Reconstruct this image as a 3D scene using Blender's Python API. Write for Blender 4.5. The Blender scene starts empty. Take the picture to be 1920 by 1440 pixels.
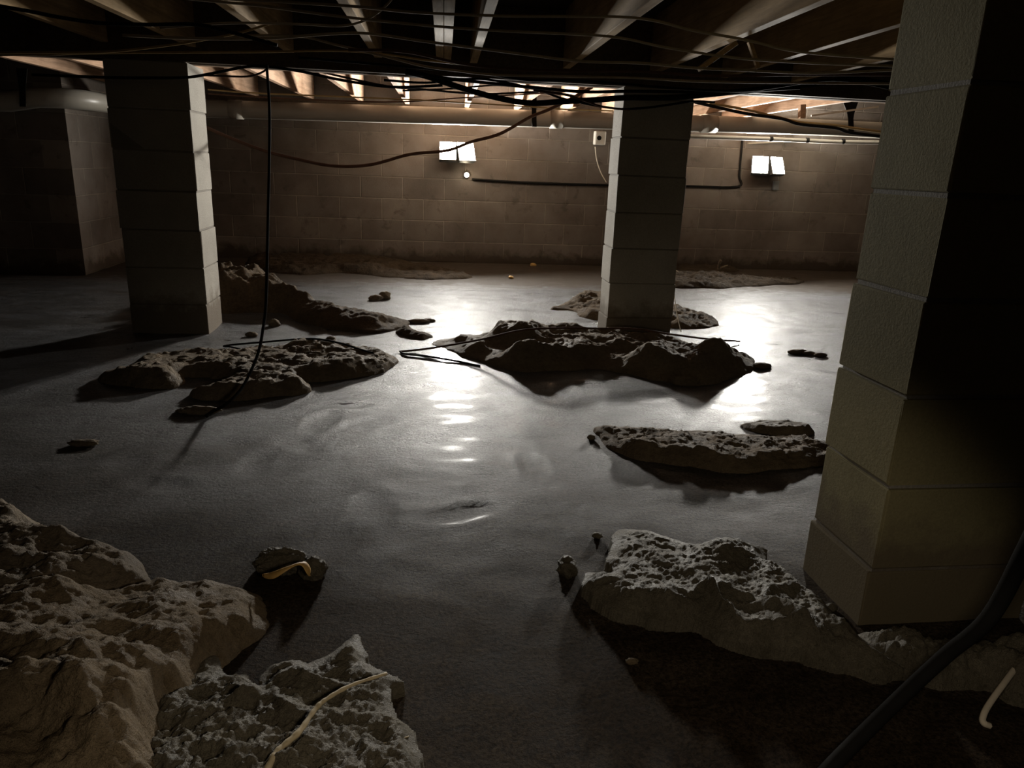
import bpy, math, random
import numpy as np
from mathutils import Vector, Matrix

random.seed(7)
rng = np.random.RandomState(11)
S = bpy.context.scene
C = S.collection

# ------------------------------------------------------------------ camera geometry (measured from the photograph)
F = 1378.0
YAW, PITCH, ROLL, H = 0.1354, 0.2909, -0.0401, 0.98
cy, sy, cp, sp, cr, sr = math.cos(YAW), math.sin(YAW), math.cos(PITCH), math.sin(PITCH), math.cos(ROLL), math.sin(ROLL)
fwd = np.array([sy * cp, cy * cp, -sp])
right0 = np.array([cy, -sy, 0.0])
down0 = np.cross(fwd, right0)
rightv = right0 * cr + down0 * sr
downv = down0 * cr - right0 * sr

def ray(px, py):
    return rightv * (px - 960) + downv * (py - 720) + fwd * F

def at_z(px, py, z=0.0):            # point at height z above the floor
    r = ray(px, py)
    t = (z - H) / r[2]
    return np.array([r[0] * t, r[1] * t, z])

def at_y(px, py, Y):                # point on the vertical plane at distance Y
    r = ray(px, py)
    t = Y / r[1]
    return np.array([r[0] * t, Y, H + r[2] * t])

cam = bpy.data.cameras.new('camera')
cam.sensor_width = 36.0
cam.lens = 36.0 * F / 1920.0
cam.clip_start = 0.02
camo = bpy.data.objects.new('camera', cam)
m = Matrix.Identity(4)
for i in range(3):
    m[i][0] = rightv[i]; m[i][1] = -downv[i]; m[i][2] = -fwd[i]
m[2][3] = H
camo.matrix_world = m
C.objects.link(camo)
S.camera = camo

# ------------------------------------------------------------------ noise
def make_perm(seed):
    r = np.random.RandomState(seed)
    p = np.arange(256); r.shuffle(p)
    return np.concatenate([p, p])

def gnoise(x, y, perm):
    xi = np.floor(x).astype(int); yi = np.floor(y).astype(int)
    xf = x - xi; yf = y - yi
    u = xf * xf * xf * (xf * (xf * 6 - 15) + 10); v = yf * yf * yf * (yf * (yf * 6 - 15) + 10)
    xi &= 255; yi &= 255
    def g(ix, iy, dx, dy):
        h = perm[perm[ix & 255] + (iy & 255)] * (2 * math.pi / 256)
        return np.cos(h) * dx + np.sin(h) * dy
    n00 = g(xi, yi, xf, yf); n10 = g(xi + 1, yi, xf - 1, yf)
    n01 = g(xi, yi + 1, xf, yf - 1); n11 = g(xi + 1, yi + 1, xf - 1, yf - 1)
    a = n00 + u * (n10 - n00); b = n01 + u * (n11 - n01)
    return (a + v * (b - a)) * 1.5

def fbm(x, y, seed, freq, octv=4, gain=0.5, ridged=False):
    perm = make_perm(seed)
    s = np.zeros_like(x); a = 1.0; t = 0.0
    for o in range(octv):
        n = gnoise(x * freq + 37.1 * o + 100, y * freq - 11.7 * o + 100, perm)
        if ridged:
            n = 1 - 2 * np.abs(n)
        s += n * a; t += a; a *= gain; freq *= 2.03
    return s / t

# ------------------------------------------------------------------ materials
def mat(name):
    mt = bpy.data.materials.new(name)
    mt.use_nodes = True
    nt = mt.node_tree
    return mt, nt, nt.nodes['Principled BSDF']

def node(nt, kind, **kw):
    n = nt.nodes.new(kind)
    for k, v in kw.items():
        if k.startswith('i_'):
            n.inputs[k[2:].replace('_', ' ')].default_value = v
        else:
            setattr(n, k, v)
    return n

def noise_tex(nt, vec, scale, detail=4, rough=0.6, dist=0.0):
    n = node(nt, 'ShaderNodeTexNoise')
    n.inputs['Scale'].default_value = scale
    n.inputs['Detail'].default_value = detail
    n.inputs['Roughness'].default_value = rough
    n.inputs['Distortion'].default_value = dist
    nt.links.new(vec, n.inputs['Vector'])
    return n

def ramp(nt, fac, stops):
    r = node(nt, 'ShaderNodeValToRGB')
    el = r.color_ramp.elements
    while len(el) < len(stops):
        el.new(0.5)
    for e, (p, c) in zip(el, stops):
        e.position = p
        e.color = (c[0], c[1], c[2], 1) if not isinstance(c, (int, float)) else (c, c, c, 1)
    nt.links.new(fac, r.inputs['Fac'])
    return r

def mixc(nt, fac, a, b, mode='MIX'):
    mx = node(nt, 'ShaderNodeMix', data_type='RGBA', blend_type=mode)
    for sock, v in ((mx.inputs[0], fac), (mx.inputs[6], a), (mx.inputs[7], b)):
        if isinstance(v, (int, float)):
            sock.default_value = v
        elif isinstance(v, tuple):
            sock.default_value = (v[0], v[1], v[2], 1)
        else:
            nt.links.new(v, sock)
    return mx.outputs[2]

def bump(nt, height, strength, dist, prev=None):
    b = node(nt, 'ShaderNodeBump')
    b.inputs['Strength'].default_value = strength
    b.inputs['Distance'].default_value = dist
    nt.links.new(height, b.inputs['Height'])
    if prev is not None:
        nt.links.new(prev, b.inputs['Normal'])
    return b.outputs['Normal']

def geo_pos(nt):
    return node(nt, 'ShaderNodeNewGeometry').outputs['Position']

def mat_plain(name, col, rough=0.6, noise=0.15, scale=20, metallic=0.0, bumpd=0.0):
    mt, nt, b = mat(name)
    pos = node(nt, 'ShaderNodeTexCoord').outputs['Object']
    n = noise_tex(nt, pos, scale, 5)
    c = ramp(nt, n.outputs['Fac'], [(0.25, tuple(v * (1 - noise) for v in col)), (0.75, tuple(min(1, v * (1 + noise)) for v in col))])
    nt.links.new(c.outputs[0], b.inputs['Base Color'])
    b.inputs['Roughness'].default_value = rough
    b.inputs['Metallic'].default_value = metallic
    if 'cable' in name or name.startswith('black'):
        b.inputs['IOR'].default_value = 1.06
    if bumpd:
        nt.links.new(bump(nt, n.outputs['Fac'], 0.6, bumpd), b.inputs['Normal'])
    return mt

def mat_mud(name, dark, light, wet=0.5, bscale=60, bdist=0.012, ior=1.18):
    mt, nt, b = mat(name)
    pos = geo_pos(nt)
    n1 = noise_tex(nt, pos, 9, 6, 0.65)
    n2 = noise_tex(nt, pos, bscale, 6, 0.7)
    n3 = noise_tex(nt, pos, bscale * 3.5, 3, 0.6)
    c = ramp(nt, n1.outputs['Fac'], [(0.3, dark), (0.7, light)])
    c2 = mixc(nt, 0.35, c.outputs[0], ramp(nt, n2.outputs['Fac'], [(0.3, tuple(v * .5 for v in dark)), (0.7, tuple(v * 1.2 for v in light))]).outputs[0])
    nt.links.new(c2, b.inputs['Base Color'])
    r = ramp(nt, n1.outputs['Fac'], [(0.35, wet), (0.65, min(1, wet + 0.3))])
    nt.links.new(r.outputs[0], b.inputs['Roughness'])
    nr = bump(nt, n2.outputs['Fac'], 0.9, bdist)
    nr = bump(nt, n3.outputs['Fac'], 0.8, bdist * 0.45, nr)
    b.inputs['IOR'].default_value = ior
    nt.links.new(nr, b.inputs['Normal'])
    return mt

def mat_floor():
    mt, nt, b = mat('wet_silt_floor')
    pos = geo_pos(nt)
    mp = node(nt, 'ShaderNodeMapping')
    mp.inputs['Scale'].default_value = (1.0, 1.7, 1.0)
    nt.links.new(pos, mp.inputs['Vector'])
    v = mp.outputs[0]
    n1 = noise_tex(nt, v, 1.1, 6, 0.6, 0.4)
    n2 = noise_tex(nt, v, 6.0, 7, 0.65, 0.8)
    n3 = noise_tex(nt, v, 42, 6, 0.7, 0.3)
    n4 = noise_tex(nt, pos, 120, 5, 0.8)
    c1 = ramp(nt, n2.outputs['Fac'], [(0.3, (0.070, 0.066, 0.063)), (0.5, (0.126, 0.128, 0.134)), (0.72, (0.182, 0.190, 0.204))])
    c2 = ramp(nt, n1.outputs['Fac'], [(0.35, (0.6, 0.55, 0.49)), (0.62, (1.0, 1.0, 1.02))])
    c = mixc(nt, 1.0, c1.outputs[0], c2.outputs[0], 'MULTIPLY')
    sp_ = ramp(nt, n4.outputs['Fac'], [(0.40, (0.14, 0.12, 0.10)), (0.6, (1.35, 1.35, 1.35))])
    c = mixc(nt, 0.75, c, sp_.outputs[0], 'MULTIPLY')
    # dark brown tone along the wall foot, noise-broken edge
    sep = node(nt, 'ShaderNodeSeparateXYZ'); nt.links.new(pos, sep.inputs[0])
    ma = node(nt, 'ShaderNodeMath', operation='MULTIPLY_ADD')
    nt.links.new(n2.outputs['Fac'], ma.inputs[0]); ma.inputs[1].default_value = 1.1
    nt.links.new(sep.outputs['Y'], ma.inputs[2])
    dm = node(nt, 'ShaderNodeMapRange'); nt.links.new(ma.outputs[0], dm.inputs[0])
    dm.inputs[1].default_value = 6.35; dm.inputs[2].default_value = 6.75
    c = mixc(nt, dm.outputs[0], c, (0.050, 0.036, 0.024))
    # browner, darker and duller floor nearest the camera
    mb = node(nt, 'ShaderNodeMath', operation='MULTIPLY_ADD')
    nt.links.new(n1.outputs['Fac'], mb.inputs[0]); mb.inputs[1].default_value = 1.6
    nt.links.new(sep.outputs['Y'], mb.inputs[2])
    dn = node(nt, 'ShaderNodeMapRange'); nt.links.new(mb.outputs[0], dn.inputs[0])
    dn.inputs[1].default_value = 2.3; dn.inputs[2].default_value = 4.0; dn.inputs[3].default_value = 1.0; dn.inputs[4].default_value = 0.0
    br_ = mixc(nt, 1.0, c, (0.60, 0.44, 0.28), 'MULTIPLY')
    c = mixc(nt, dn.outputs[0], c, br_)
    nt.links.new(c, b.inputs['Base Color'])
    r = ramp(nt, n2.outputs['Fac'], [(0.3, 0.27), (0.7, 0.42)])
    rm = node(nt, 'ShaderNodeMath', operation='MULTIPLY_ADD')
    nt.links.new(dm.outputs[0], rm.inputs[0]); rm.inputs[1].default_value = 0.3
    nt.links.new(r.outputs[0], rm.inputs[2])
    rm2 = node(nt, 'ShaderNodeMath', operation='MULTIPLY_ADD')
    nt.links.new(dn.outputs[0], rm2.inputs[0]); rm2.inputs[1].default_value = 0.2
    nt.links.new(rm.outputs[0], rm2.inputs[2])
    nt.links.new(rm2.outputs[0], b.inputs['Roughness'])
    for sock, a0, a1 in (('Specular IOR Level', 0.22, 0.22), ('Coat Weight', 0.12, 0.01), ('IOR', 1.42, 1.10)):
        mm = node(nt, 'ShaderNodeMapRange'); nt.links.new(dn.outputs[0], mm.inputs[0])
        mm.inputs[3].default_value = a0; mm.inputs[4].default_value = a1
        nt.links.new(mm.outputs[0], b.inputs[sock])
    b.inputs['Coat Roughness'].default_value = 0.13
    nr = bump(nt, n2.outputs['Fac'], 0.4, 0.022)
    nr = bump(nt, n3.outputs['Fac'], 0.7, 0.016, nr)
    nr = bump(nt, n4.outputs['Fac'], 0.9, 0.009, nr)
    nt.links.new(nr, b.inputs['Normal'])
    return mt

def mat_block_wall(name, axis, offs=(0, 0)):
    mt, nt, b = mat(name)
    pos = geo_pos(nt)
    sep = node(nt, 'ShaderNodeSeparateXYZ'); nt.links.new(pos, sep.inputs[0])
    cmb = node(nt, 'ShaderNodeCombineXYZ')
    nt.links.new(sep.outputs[axis], cmb.inputs[0]); nt.links.new(sep.outputs['Z'], cmb.inputs[1])
    mp = node(nt, 'ShaderNodeMapping'); mp.inputs['Location'].default_value = (offs[0], offs[1], 0)
    nt.links.new(cmb.outputs[0], mp.inputs[0])
    br = node(nt, 'ShaderNodeTexBrick')
    nt.links.new(mp.outputs[0], br.inputs['Vector'])
    br.inputs['Scale'].default_value = 1.0
    br.inputs['Mortar Size'].default_value = 0.006
    br.inputs['Mortar Smooth'].default_value = 0.6
    br.inputs['Brick Width'].default_value = 0.4064
    br.inputs['Row Height'].default_value = 0.2032
    br.offset = 0.5
    br.inputs['Color1'].default_value = (0.140, 0.121, 0.106, 1)
    br.inputs['Color2'].default_value = (0.182, 0.158, 0.138, 1)
    br.inputs['Mortar'].default_value = (0.245, 0.215, 0.185, 1)
    n1 = noise_tex(nt, pos, 1.6, 5, 0.6)
    n2 = noise_tex(nt, pos, 7, 6, 0.65, 0.5)
    n3 = noise_tex(nt, pos, 120, 4, 0.7)
    c = mixc(nt, 1.0, br.outputs['Color'], ramp(nt, n1.outputs['Fac'], [(0.35, (0.6, 0.56, 0.52)), (0.65, (1.05, 1.03, 1.0))]).outputs[0], 'MULTIPLY')
    # blotchy damp stains
    st = ramp(nt, n2.outputs['Fac'], [(0.30, 0.75), (0.42, 0.0)])
    c = mixc(nt, st.outputs[0], c, (0.075, 0.062, 0.052))
    # mud-splashed lowest course, ragged edge
    ma = node(nt, 'ShaderNodeMath', operation='MULTIPLY_ADD')
    nt.links.new(n2.outputs['Fac'], ma.inputs[0]); ma.inputs[1].default_value = -0.30
    nt.links.new(sep.outputs['Z'], ma.inputs[2])
    dm = node(nt, 'ShaderNodeMapRange'); nt.links.new(ma.outputs[0], dm.inputs[0])
    dm.inputs[1].default_value = -0.10; dm.inputs[2].default_value = -0.02
    dm.inputs[3].default_value = 0.9; dm.inputs[4].default_value = 0.0
    c = mixc(nt, dm.outputs[0], c, (0.045, 0.033, 0.022))
    nt.links.new(c, b.inputs['Base Color'])
    b.inputs['Roughness'].default_value = 0.85
    b.inputs['IOR'].default_value = 1.2
    inv = node(nt, 'ShaderNodeMath', operation='SUBTRACT'); inv.inputs[0].default_value = 1.0
    nt.links.new(br.outputs['Fac'], inv.inputs[1])
    nr = bump(nt, inv.outputs[0], 0.8, 0.006)
    nr = bump(nt, n3.outputs['Fac'], 0.5, 0.003, nr)
    nt.links.new(nr, b.inputs['Normal'])
    return mt

def mat_concrete(name, col, bs=1.0, band=0.2):
    mt, nt, b = mat(name)
    pos = geo_pos(nt)
    n1 = noise_tex(nt, pos, 3.0, 6, 0.6)
    n2 = noise_tex(nt, pos, 150, 5, 0.75)
    n3 = noise_tex(nt, pos, 14, 5, 0.65)
    c = ramp(nt, n1.outputs['Fac'], [(0.3, tuple(v * 0.75 for v in col)), (0.7, tuple(v * 1.1 for v in col))]).outputs[0]
    c = mixc(nt, 0.3, c, ramp(nt, n2.outputs['Fac'], [(0.35, tuple(v * 0.5 for v in col)), (0.65, tuple(v * 1.2 for v in col))]).outputs[0])
    sep = node(nt, 'ShaderNodeSeparateXYZ'); nt.links.new(pos, sep.inputs[0])
    ma = node(nt, 'ShaderNodeMath', operation='MULTIPLY_ADD')      # muddy tide mark with a ragged edge
    nt.links.new(n3.outputs['Fac'], ma.inputs[0]); ma.inputs[1].default_value = -0.25
    nt.links.new(sep.outputs['Z'], ma.inputs[2])
    dm = node(nt, 'ShaderNodeMapRange'); nt.links.new(ma.outputs[0], dm.inputs[0])
    dm.inputs[1].default_value = band - 0.19; dm.inputs[2].default_value = band - 0.09
    dm.inputs[3].default_value = 0.75; dm.inputs[4].default_value = 0.0
    c = mixc(nt, dm.outputs[0], c, (0.105, 0.080, 0.055))
    nt.links.new(c, b.inputs['Base Color'])
    b.inputs['Roughness'].default_value = 0.9
    b.inputs['IOR'].default_value = 1.2
    nr = bump(nt, n2.outputs['Fac'], 0.7, 0.004 * bs)
    nr = bump(nt, n3.outputs['Fac'], 0.3, 0.006 * bs, nr)
    nt.links.new(nr, b.inputs['Normal'])
    return mt

def mat_wood(name, col, rough=0.75):
    mt, nt, b = mat(name)
    pos = node(nt, 'ShaderNodeTexCoord').outputs['Object']
    mp = node(nt, 'ShaderNodeMapping'); mp.inputs['Scale'].default_value = (14, 0.9, 14)
    nt.links.new(pos, mp.inputs[0])
    n1 = noise_tex(nt, mp.outputs[0], 3.0, 6, 0.6, 1.2)
    n2 = noise_tex(nt, pos, 2.2, 4, 0.6)
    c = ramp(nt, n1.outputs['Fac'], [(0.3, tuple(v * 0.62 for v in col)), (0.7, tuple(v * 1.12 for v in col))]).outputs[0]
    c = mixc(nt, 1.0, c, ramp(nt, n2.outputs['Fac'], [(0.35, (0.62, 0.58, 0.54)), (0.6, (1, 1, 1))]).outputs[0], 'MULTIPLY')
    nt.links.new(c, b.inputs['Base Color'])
    b.inputs['Roughness'].default_value = rough
    b.inputs['IOR'].default_value = 1.12
    nt.links.new(bump(nt, n1.outputs['Fac'], 0.4, 0.003), b.inputs['Normal'])
    return mt

def mat_emit(name, col, strength):
    mt, nt, b = mat(name)
    b.inputs['Base Color'].default_value = (0.9, 0.9, 0.85, 1)
    b.inputs['Emission Color'].default_value = (*col, 1)
    b.inputs['Emission Strength'].default_value = strength
    return mt

LAMP = 2600.0
M = dict(
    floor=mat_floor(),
    wall_x=mat_block_wall('block_wall_back', 'X', (0.13, 0.0)),
    wall_y=mat_block_wall('block_wall_side', 'Y', (0.05, 0.0)),
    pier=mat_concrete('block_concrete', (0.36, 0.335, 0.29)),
    pier_near=mat_concrete('block_concrete_flare_tint', (0.225, 0.195, 0.105), 0.4, 0.24),  # olive lens-flare tint on the near pier mixed into its concrete colour
    mortar=mat_concrete('mortar', (0.24, 0.22, 0.19)),
    mud=mat_mud('brown_mud', (0.090, 0.066, 0.044), (0.200, 0.152, 0.105), 0.65),
    mud_dark=mat_mud('dark_mud', (0.105, 0.081, 0.056), (0.230, 0.182, 0.128), 0.6),
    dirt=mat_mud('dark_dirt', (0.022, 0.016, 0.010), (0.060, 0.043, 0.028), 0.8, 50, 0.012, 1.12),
    mud_brown=mat_mud('deep_brown_mud', (0.050, 0.035, 0.021), (0.125, 0.090, 0.056), 0.7, 70, 0.014, 1.15),
    mud_tan=mat_mud('tan_mud', (0.130, 0.092, 0.054), (0.270, 0.205, 0.130), 0.5, 70, 0.014),
    mud_grey=mat_mud('grey_crusted_mud', (0.085, 0.070, 0.048), (0.205, 0.176, 0.125), 0.42, 85, 0.014, 1.28),
    joist=mat_wood('pine_joist', (0.56, 0.37, 0.25)),
    joist_near=mat_wood('near_pine_joist', (0.46, 0.32, 0.17)),  # yellower, darker pine tone for the near joists
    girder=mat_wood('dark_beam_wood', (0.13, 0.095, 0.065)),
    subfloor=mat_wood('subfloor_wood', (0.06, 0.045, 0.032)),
    pvc=mat_plain('white_pvc', (0.34, 0.315, 0.27), 0.38, 0.10, 6),
    black=mat_plain('black_rubber', (0.012, 0.011, 0.010), 0.8, 0.2),
    grey_cable=mat_plain('grey_cable_jacket', (0.30, 0.25, 0.19), 0.6, 0.2),
    brown_cable=mat_plain('brown_cable_jacket', (0.085, 0.048, 0.034), 0.7, 0.2),
    white_cable=mat_plain('white_cable_jacket', (0.55, 0.48, 0.38), 0.5, 0.15),
    tan_cable=mat_plain('tan_cable_jacket', (0.30, 0.21, 0.10), 0.5, 0.15),
    metal=mat_plain('galvanised_strap', (0.5, 0.5, 0.48), 0.35, 0.15, 30, 0.8),
    housing=mat_plain('lamp_housing', (0.10, 0.10, 0.095), 0.45, 0.1),
    white_plastic=mat_plain('white_plastic', (0.62, 0.58, 0.50), 0.45, 0.1),
    leaf=mat_plain('yellow_leaf', (0.50, 0.30, 0.09), 0.6, 0.35, 30, 0, 0.002),
    root=mat_plain('pale_root', (0.42, 0.34, 0.21), 0.7, 0.3, 25, 0, 0.002),
    lamp=mat_emit('lamp_lens', (1.0, 0.965, 0.89), LAMP),
    pilot=mat_emit('pilot_lens', (1.0, 0.85, 0.60), 60.0),
)

# ------------------------------------------------------------------ mesh helpers
def link(name, verts, faces, material, parent=None, smooth=False):
    me = bpy.data.meshes.new(name)
    me.from_pydata([tuple(map(float, v)) for v in verts], [], faces)
    me.update()
    if smooth:
        me.polygons.foreach_set('use_smooth', [True] * len(me.polygons))
    me.materials.append(M[material])
    o = bpy.data.objects.new(name, me)
    C.objects.link(o)
    if parent is not None:
        o.parent = parent
    return o

class MB:
    def __init__(self):
        self.v = []; self.f = []
    def add(self, vs, fs):
        b = len(self.v)
        self.v += [tuple(map(float, x)) for x in vs]
        self.f += [tuple(i + b for i in f) for f in fs]
        return self
    def box(self, lo, hi, bev=0.0, mtx=None, jit=0.0):
        x0, y0, z0 = lo; x1, y1, z1 = hi
        if bev <= 0:
            vs = [(x, y, z) for x in (x0, x1) for y in (y0, y1) for z in (z0, z1)]
            fs = [(0, 1, 3, 2), (4, 6, 7, 5), (0, 4, 5, 1), (2, 3, 7, 6), (0, 2, 6, 4), (1, 5, 7, 3)]
        else:
            import bmesh
            bm = bmesh.new()
            bmesh.ops.create_cube(bm, size=1)
            for v in bm.verts:
                v.co = Vector(((x0 + x1) / 2 + v.co.x * (x1 - x0), (y0 + y1) / 2 + v.co.y * (y1 - y0), (z0 + z1) / 2 + v.co.z * (z1 - z0)))
            bmesh.ops.bevel(bm, geom=bm.edges[:], offset=bev, segments=2, affect='EDGES', profile=0.6)
            bm.verts.ensure_lookup_table(); bm.verts.index_update()
            vs = [tuple(v.co) for v in bm.verts]; fs = [tuple(v.index for v in f.verts) for f in bm.faces]
            bm.free()
        if jit:
            vs = [tuple(c + random.uniform(-jit, jit) for c in v) for v in vs]
        if mtx is not None:
            vs = [tuple(mtx @ Vector(v)) for v in vs]
        return self.add(vs, fs)
    def tube(self, pts, r, n=8, cap=True):
        P = np.array(pts, float); k = len(P)
        R = r if hasattr(r, '__len__') else [r] * k
        T = np.gradient(P, axis=0); T /= (np.linalg.norm(T, axis=1)[:, None] + 1e-12)
        ref = np.array([0, 0, 1.0]) if abs(T[0][2]) < 0.9 else np.array([1.0, 0, 0])
        u = np.cross(T[0], ref); u /= np.linalg.norm(u)
        vs = []; fs = []
        for i in range(k):
            u = u - T[i] * u.dot(T[i]); u /= np.linalg.norm(u) + 1e-12
            w = np.cross(T[i], u)
            for j in range(n):
                a = 2 * math.pi * j / n
                vs.append(P[i] + R[i] * (math.cos(a) * u + math.sin(a) * w))
        for i in range(k - 1):
            for j in range(n):
                a = i * n + j; b = i * n + (j + 1) % n
                fs.append((a, b, b + n, a + n))
        if cap:
            fs.append(tuple(range(n - 1, -1, -1))); fs.append(tuple(range((k - 1) * n, k * n)))
        return self.add(vs, fs)
    def build(self, name, material, parent=None, smooth=False):
        return link(name, self.v, self.f, material, parent, smooth)

def spline(pts, per=8, closed=False):
    P = [np.array(p, float) for p in pts]
    n = len(P); out = []
    rngi = range(n) if closed else range(n - 1)
    for i in rngi:
        if closed:
            p0, p1, p2, p3 = P[i - 1], P[i], P[(i + 1) % n], P[(i + 2) % n]
        else:
            p0 = P[i - 1] if i > 0 else 2 * P[0] - P[1]
            p1, p2 = P[i], P[i + 1]
            p3 = P[i + 2] if i + 2 < n else 2 * P[-1] - P[-2]
        for s in range(per):
            t = s / per
            out.append(0.5 * (2 * p1 + (p2 - p0) * t + (2 * p0 - 5 * p1 + 4 * p2 - p3) * t * t + (3 * p1 - p0 - 3 * p2 + p3) * t ** 3))
    if not closed:
        out.append(P[-1])
    return out

def tag(o, label, cat, group=None):
    o['label'] = label; o['category'] = cat
    if group:
        o['group'] = group
    return o

def thing(name, loc, label, cat, group=None, rz=0.0):
    o = bpy.data.objects.new(name, None)
    C.objects.link(o)
    o.location = tuple(map(float, loc)); o.rotation_euler = (0, 0, rz)
    return tag(o, label, cat, group)

def struct(o):
    o['kind'] = 'structure'
    return o

# ------------------------------------------------------------------ the setting
ZC = H + 0.50            # underside of the joists
ZS = ZC + 0.285           # underside of the subfloor
ZG = H + 0.43            # underside of the girder
YB = 7.52                # face of the back wall
XJ, YJ = -2.62, 6.25     # the wall steps forward here

# floor: a fine grid with ripples and trodden footprints
def build_floor():
    xs = np.concatenate([np.arange(-7, -2.6, 0.2), np.arange(-2.6, 4.8, 0.03), np.arange(4.8, 7.61, 0.2)])
    ys = np.concatenate([np.arange(-3.0, 0.7, 0.2), np.arange(0.7, 4.6, 0.022), np.arange(4.6, 7.9, 0.05)])
    X, Y = np.meshgrid(xs, ys)
    Z = 0.010 * fbm(X, Y * 1.4, 5, 0.9, 3) + 0.006 * fbm(X, Y * 1.5, 6, 5.0, 3)
    Z = Z - 0.004
    prints = []
    pr = np.random.RandomState(4)
    for px, py in [(985, 1085), (960, 1150), (1000, 1130), (1040, 1010), (640, 758), (600, 790), (690, 790), (560, 830), (480, 870),
                   (700, 955), (640, 1010), (850, 1120), (820, 1260),
                   (1190, 890), (420, 830), (300, 905), (750, 1080), (240, 870), (1000, 870), (870, 960)]:
        p = at_z(px, py)
        prints.append((p[0], p[1], pr.uniform(0, 3.14), pr.uniform(0.09, 0.13), pr.uniform(0.045, 0.06), pr.uniform(0.003, 0.006)))
    for (x, y, a, l, w, d) in prints:
        dx = X - x; dy = Y - y
        u = (dx * math.cos(a) + dy * math.sin(a)) / l; v = (-dx * math.sin(a) + dy * math.cos(a)) / w
        q = u * u + v * v + 0.35 * fbm(X, Y, 77, 14, 2)
        Z += -d * np.exp(-q ** 2) + 0.5 * d * np.exp(-((np.sqrt(np.maximum(q, 0)) - 1.35) / 0.3) ** 2)
    ny, nx = X.shape
    vs = np.stack([X.ravel(), Y.ravel(), Z.ravel()], 1)
    idx = np.arange(nx * ny).reshape(ny, nx)
    fs = np.stack([idx[:-1, :-1].ravel(), idx[:-1, 1:].ravel(), idx[1:, 1:].ravel(), idx[1:, :-1].ravel()], 1)
    return struct(link('floor', vs, [tuple(map(int, f)) for f in fs], 'floor', None, True))
build_floor()

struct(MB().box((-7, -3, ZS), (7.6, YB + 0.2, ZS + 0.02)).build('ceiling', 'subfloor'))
struct(MB().box((XJ, YB, -0.1), (7.0, YB + 0.2, ZS)).build('wall_back', 'wall_x'))
struct(MB().box((XJ - 0.2, YJ, -0.1), (XJ, YB + 0.2, ZS)).build('wall_return', 'wall_y'))
struct(MB().box((-7.0, YJ, -0.1), (XJ - 0.2, YJ + 0.2, ZS)).build('wall_back_left', 'wall_x'))
struct(MB().box((-7.0, -3, -0.1), (-6.8, YJ, ZS)).build('wall_left', 'wall_y'))
struct(MB().box((7.0, -3, -0.1), (7.2, YB + 0.2, ZS)).build('wall_right', 'wall_y'))
struct(MB().box((XJ - 0.2, YB - 0.02, ZC - 0.04), (7.0, YB + 0.2, ZC)).build('trim_1', 'girder'))

# girder: three planks nailed face to face
YG0, YG1 = 4.20, 4.34
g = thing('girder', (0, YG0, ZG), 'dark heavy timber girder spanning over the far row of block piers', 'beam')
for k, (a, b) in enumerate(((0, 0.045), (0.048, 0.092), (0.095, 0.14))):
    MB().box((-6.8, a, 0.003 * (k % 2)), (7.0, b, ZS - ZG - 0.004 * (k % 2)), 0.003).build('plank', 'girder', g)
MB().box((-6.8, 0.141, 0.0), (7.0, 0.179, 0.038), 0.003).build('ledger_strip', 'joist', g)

# joists: two sets lapping at the girder
JA = math.atan2(*ray(832, 300)[:2])      # direction in which the joists run
def joist(xc, y0, y1, material, label, group, double=False, h=0.284):
    w = 0.076 if double else 0.038
    o = thing('floor_joist', (xc + math.tan(JA) * y0, y0, ZC), label, 'joist', group, -JA)
    L = (y1 - y0) / math.cos(JA)
    if double:
        MB().box((-w / 2, 0, 0), (-0.001, L, h), 0.002).build('board', material, o)
        MB().box((0.001, 0, 0.002), (w / 2, L, h), 0.002).build('board', material, o)
    else:
        MB().box((-w / 2, 0, 0), (w / 2, L, h), 0.002).build('board', material, o)
    return o
def joist_x(px, py, side):               # axis offset of a joist whose lower corner is seen at a pixel
    p = at_z(px, py, ZC)
    return p[0] - math.tan(JA) * p[1] + side * 0.019
near_x = [('second left of the leftmost lit pair', joist_x(183, 3, -1) - 0.42), ('leftmost one lit along its side', joist_x(188, 6, -1)),
          ('second lit one from the left', joist_x(428, 10, -1)), ('directly left of the doubled joist', joist_x(657, 10, -1)),
          ('doubled pair of boards', None), ('narrow one directly right of the doubled joist', joist_x(921, 10, 0)),
          ('greenish lit one second right of the doubled joist', joist_x(1231, 10, 1) - 0.038), ('greenish lit one third right of the doubled joist', joist_x(1542, 10, 1) - 0.038),
          ('farthest right before the near pier', joist_x(1542, 10, 1) + 0.37), ('passing above the near block pier', joist_x(1542, 10, 1) + 0.78)]
for lab, x in near_x:
    if x is None:
        joist(joist_x(832, 10, 0), -2.6, YG0 - 0.004, 'joist_near', 'near-side floor joist made of two boards, directly overhead in mid picture', 'near floor joists', True)
    else:
        joist(x, -2.6, YG0 - 0.004, 'joist_near', 'near-side wooden floor joist, ' + lab, 'near floor joists')
far = [(400, 184), (500, 187), (600, 192), (687, 195), (770, 199), (871, 202), (966, 204), (1062, 205)]
fl = ['second', 'third', 'fourth', 'fifth', 'sixth', 'seventh', 'eighth', 'ninth']
fx = [joist_x(x, y, -1 if x < 800 else 1) for x, y in far]
fx = [fx[0] - 0.42] + fx + [fx[-1] + 0.41, fx[-1] + 0.82, fx[-1] + 1.23, fx[-1] + 1.64]
fl = ['first', 'second', 'third', 'fourth', 'fifth', 'sixth', 'seventh', 'eighth', 'ninth', 'tenth', 'eleventh', 'twelfth', 'thirteenth']
for x, n in zip(fx, fl):
    joist(x, YG1 + 0.004, YB - 0.025, 'joist', 'reddish pine floor joist beyond the girder, %s from the left' % n, 'far floor joists')
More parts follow.
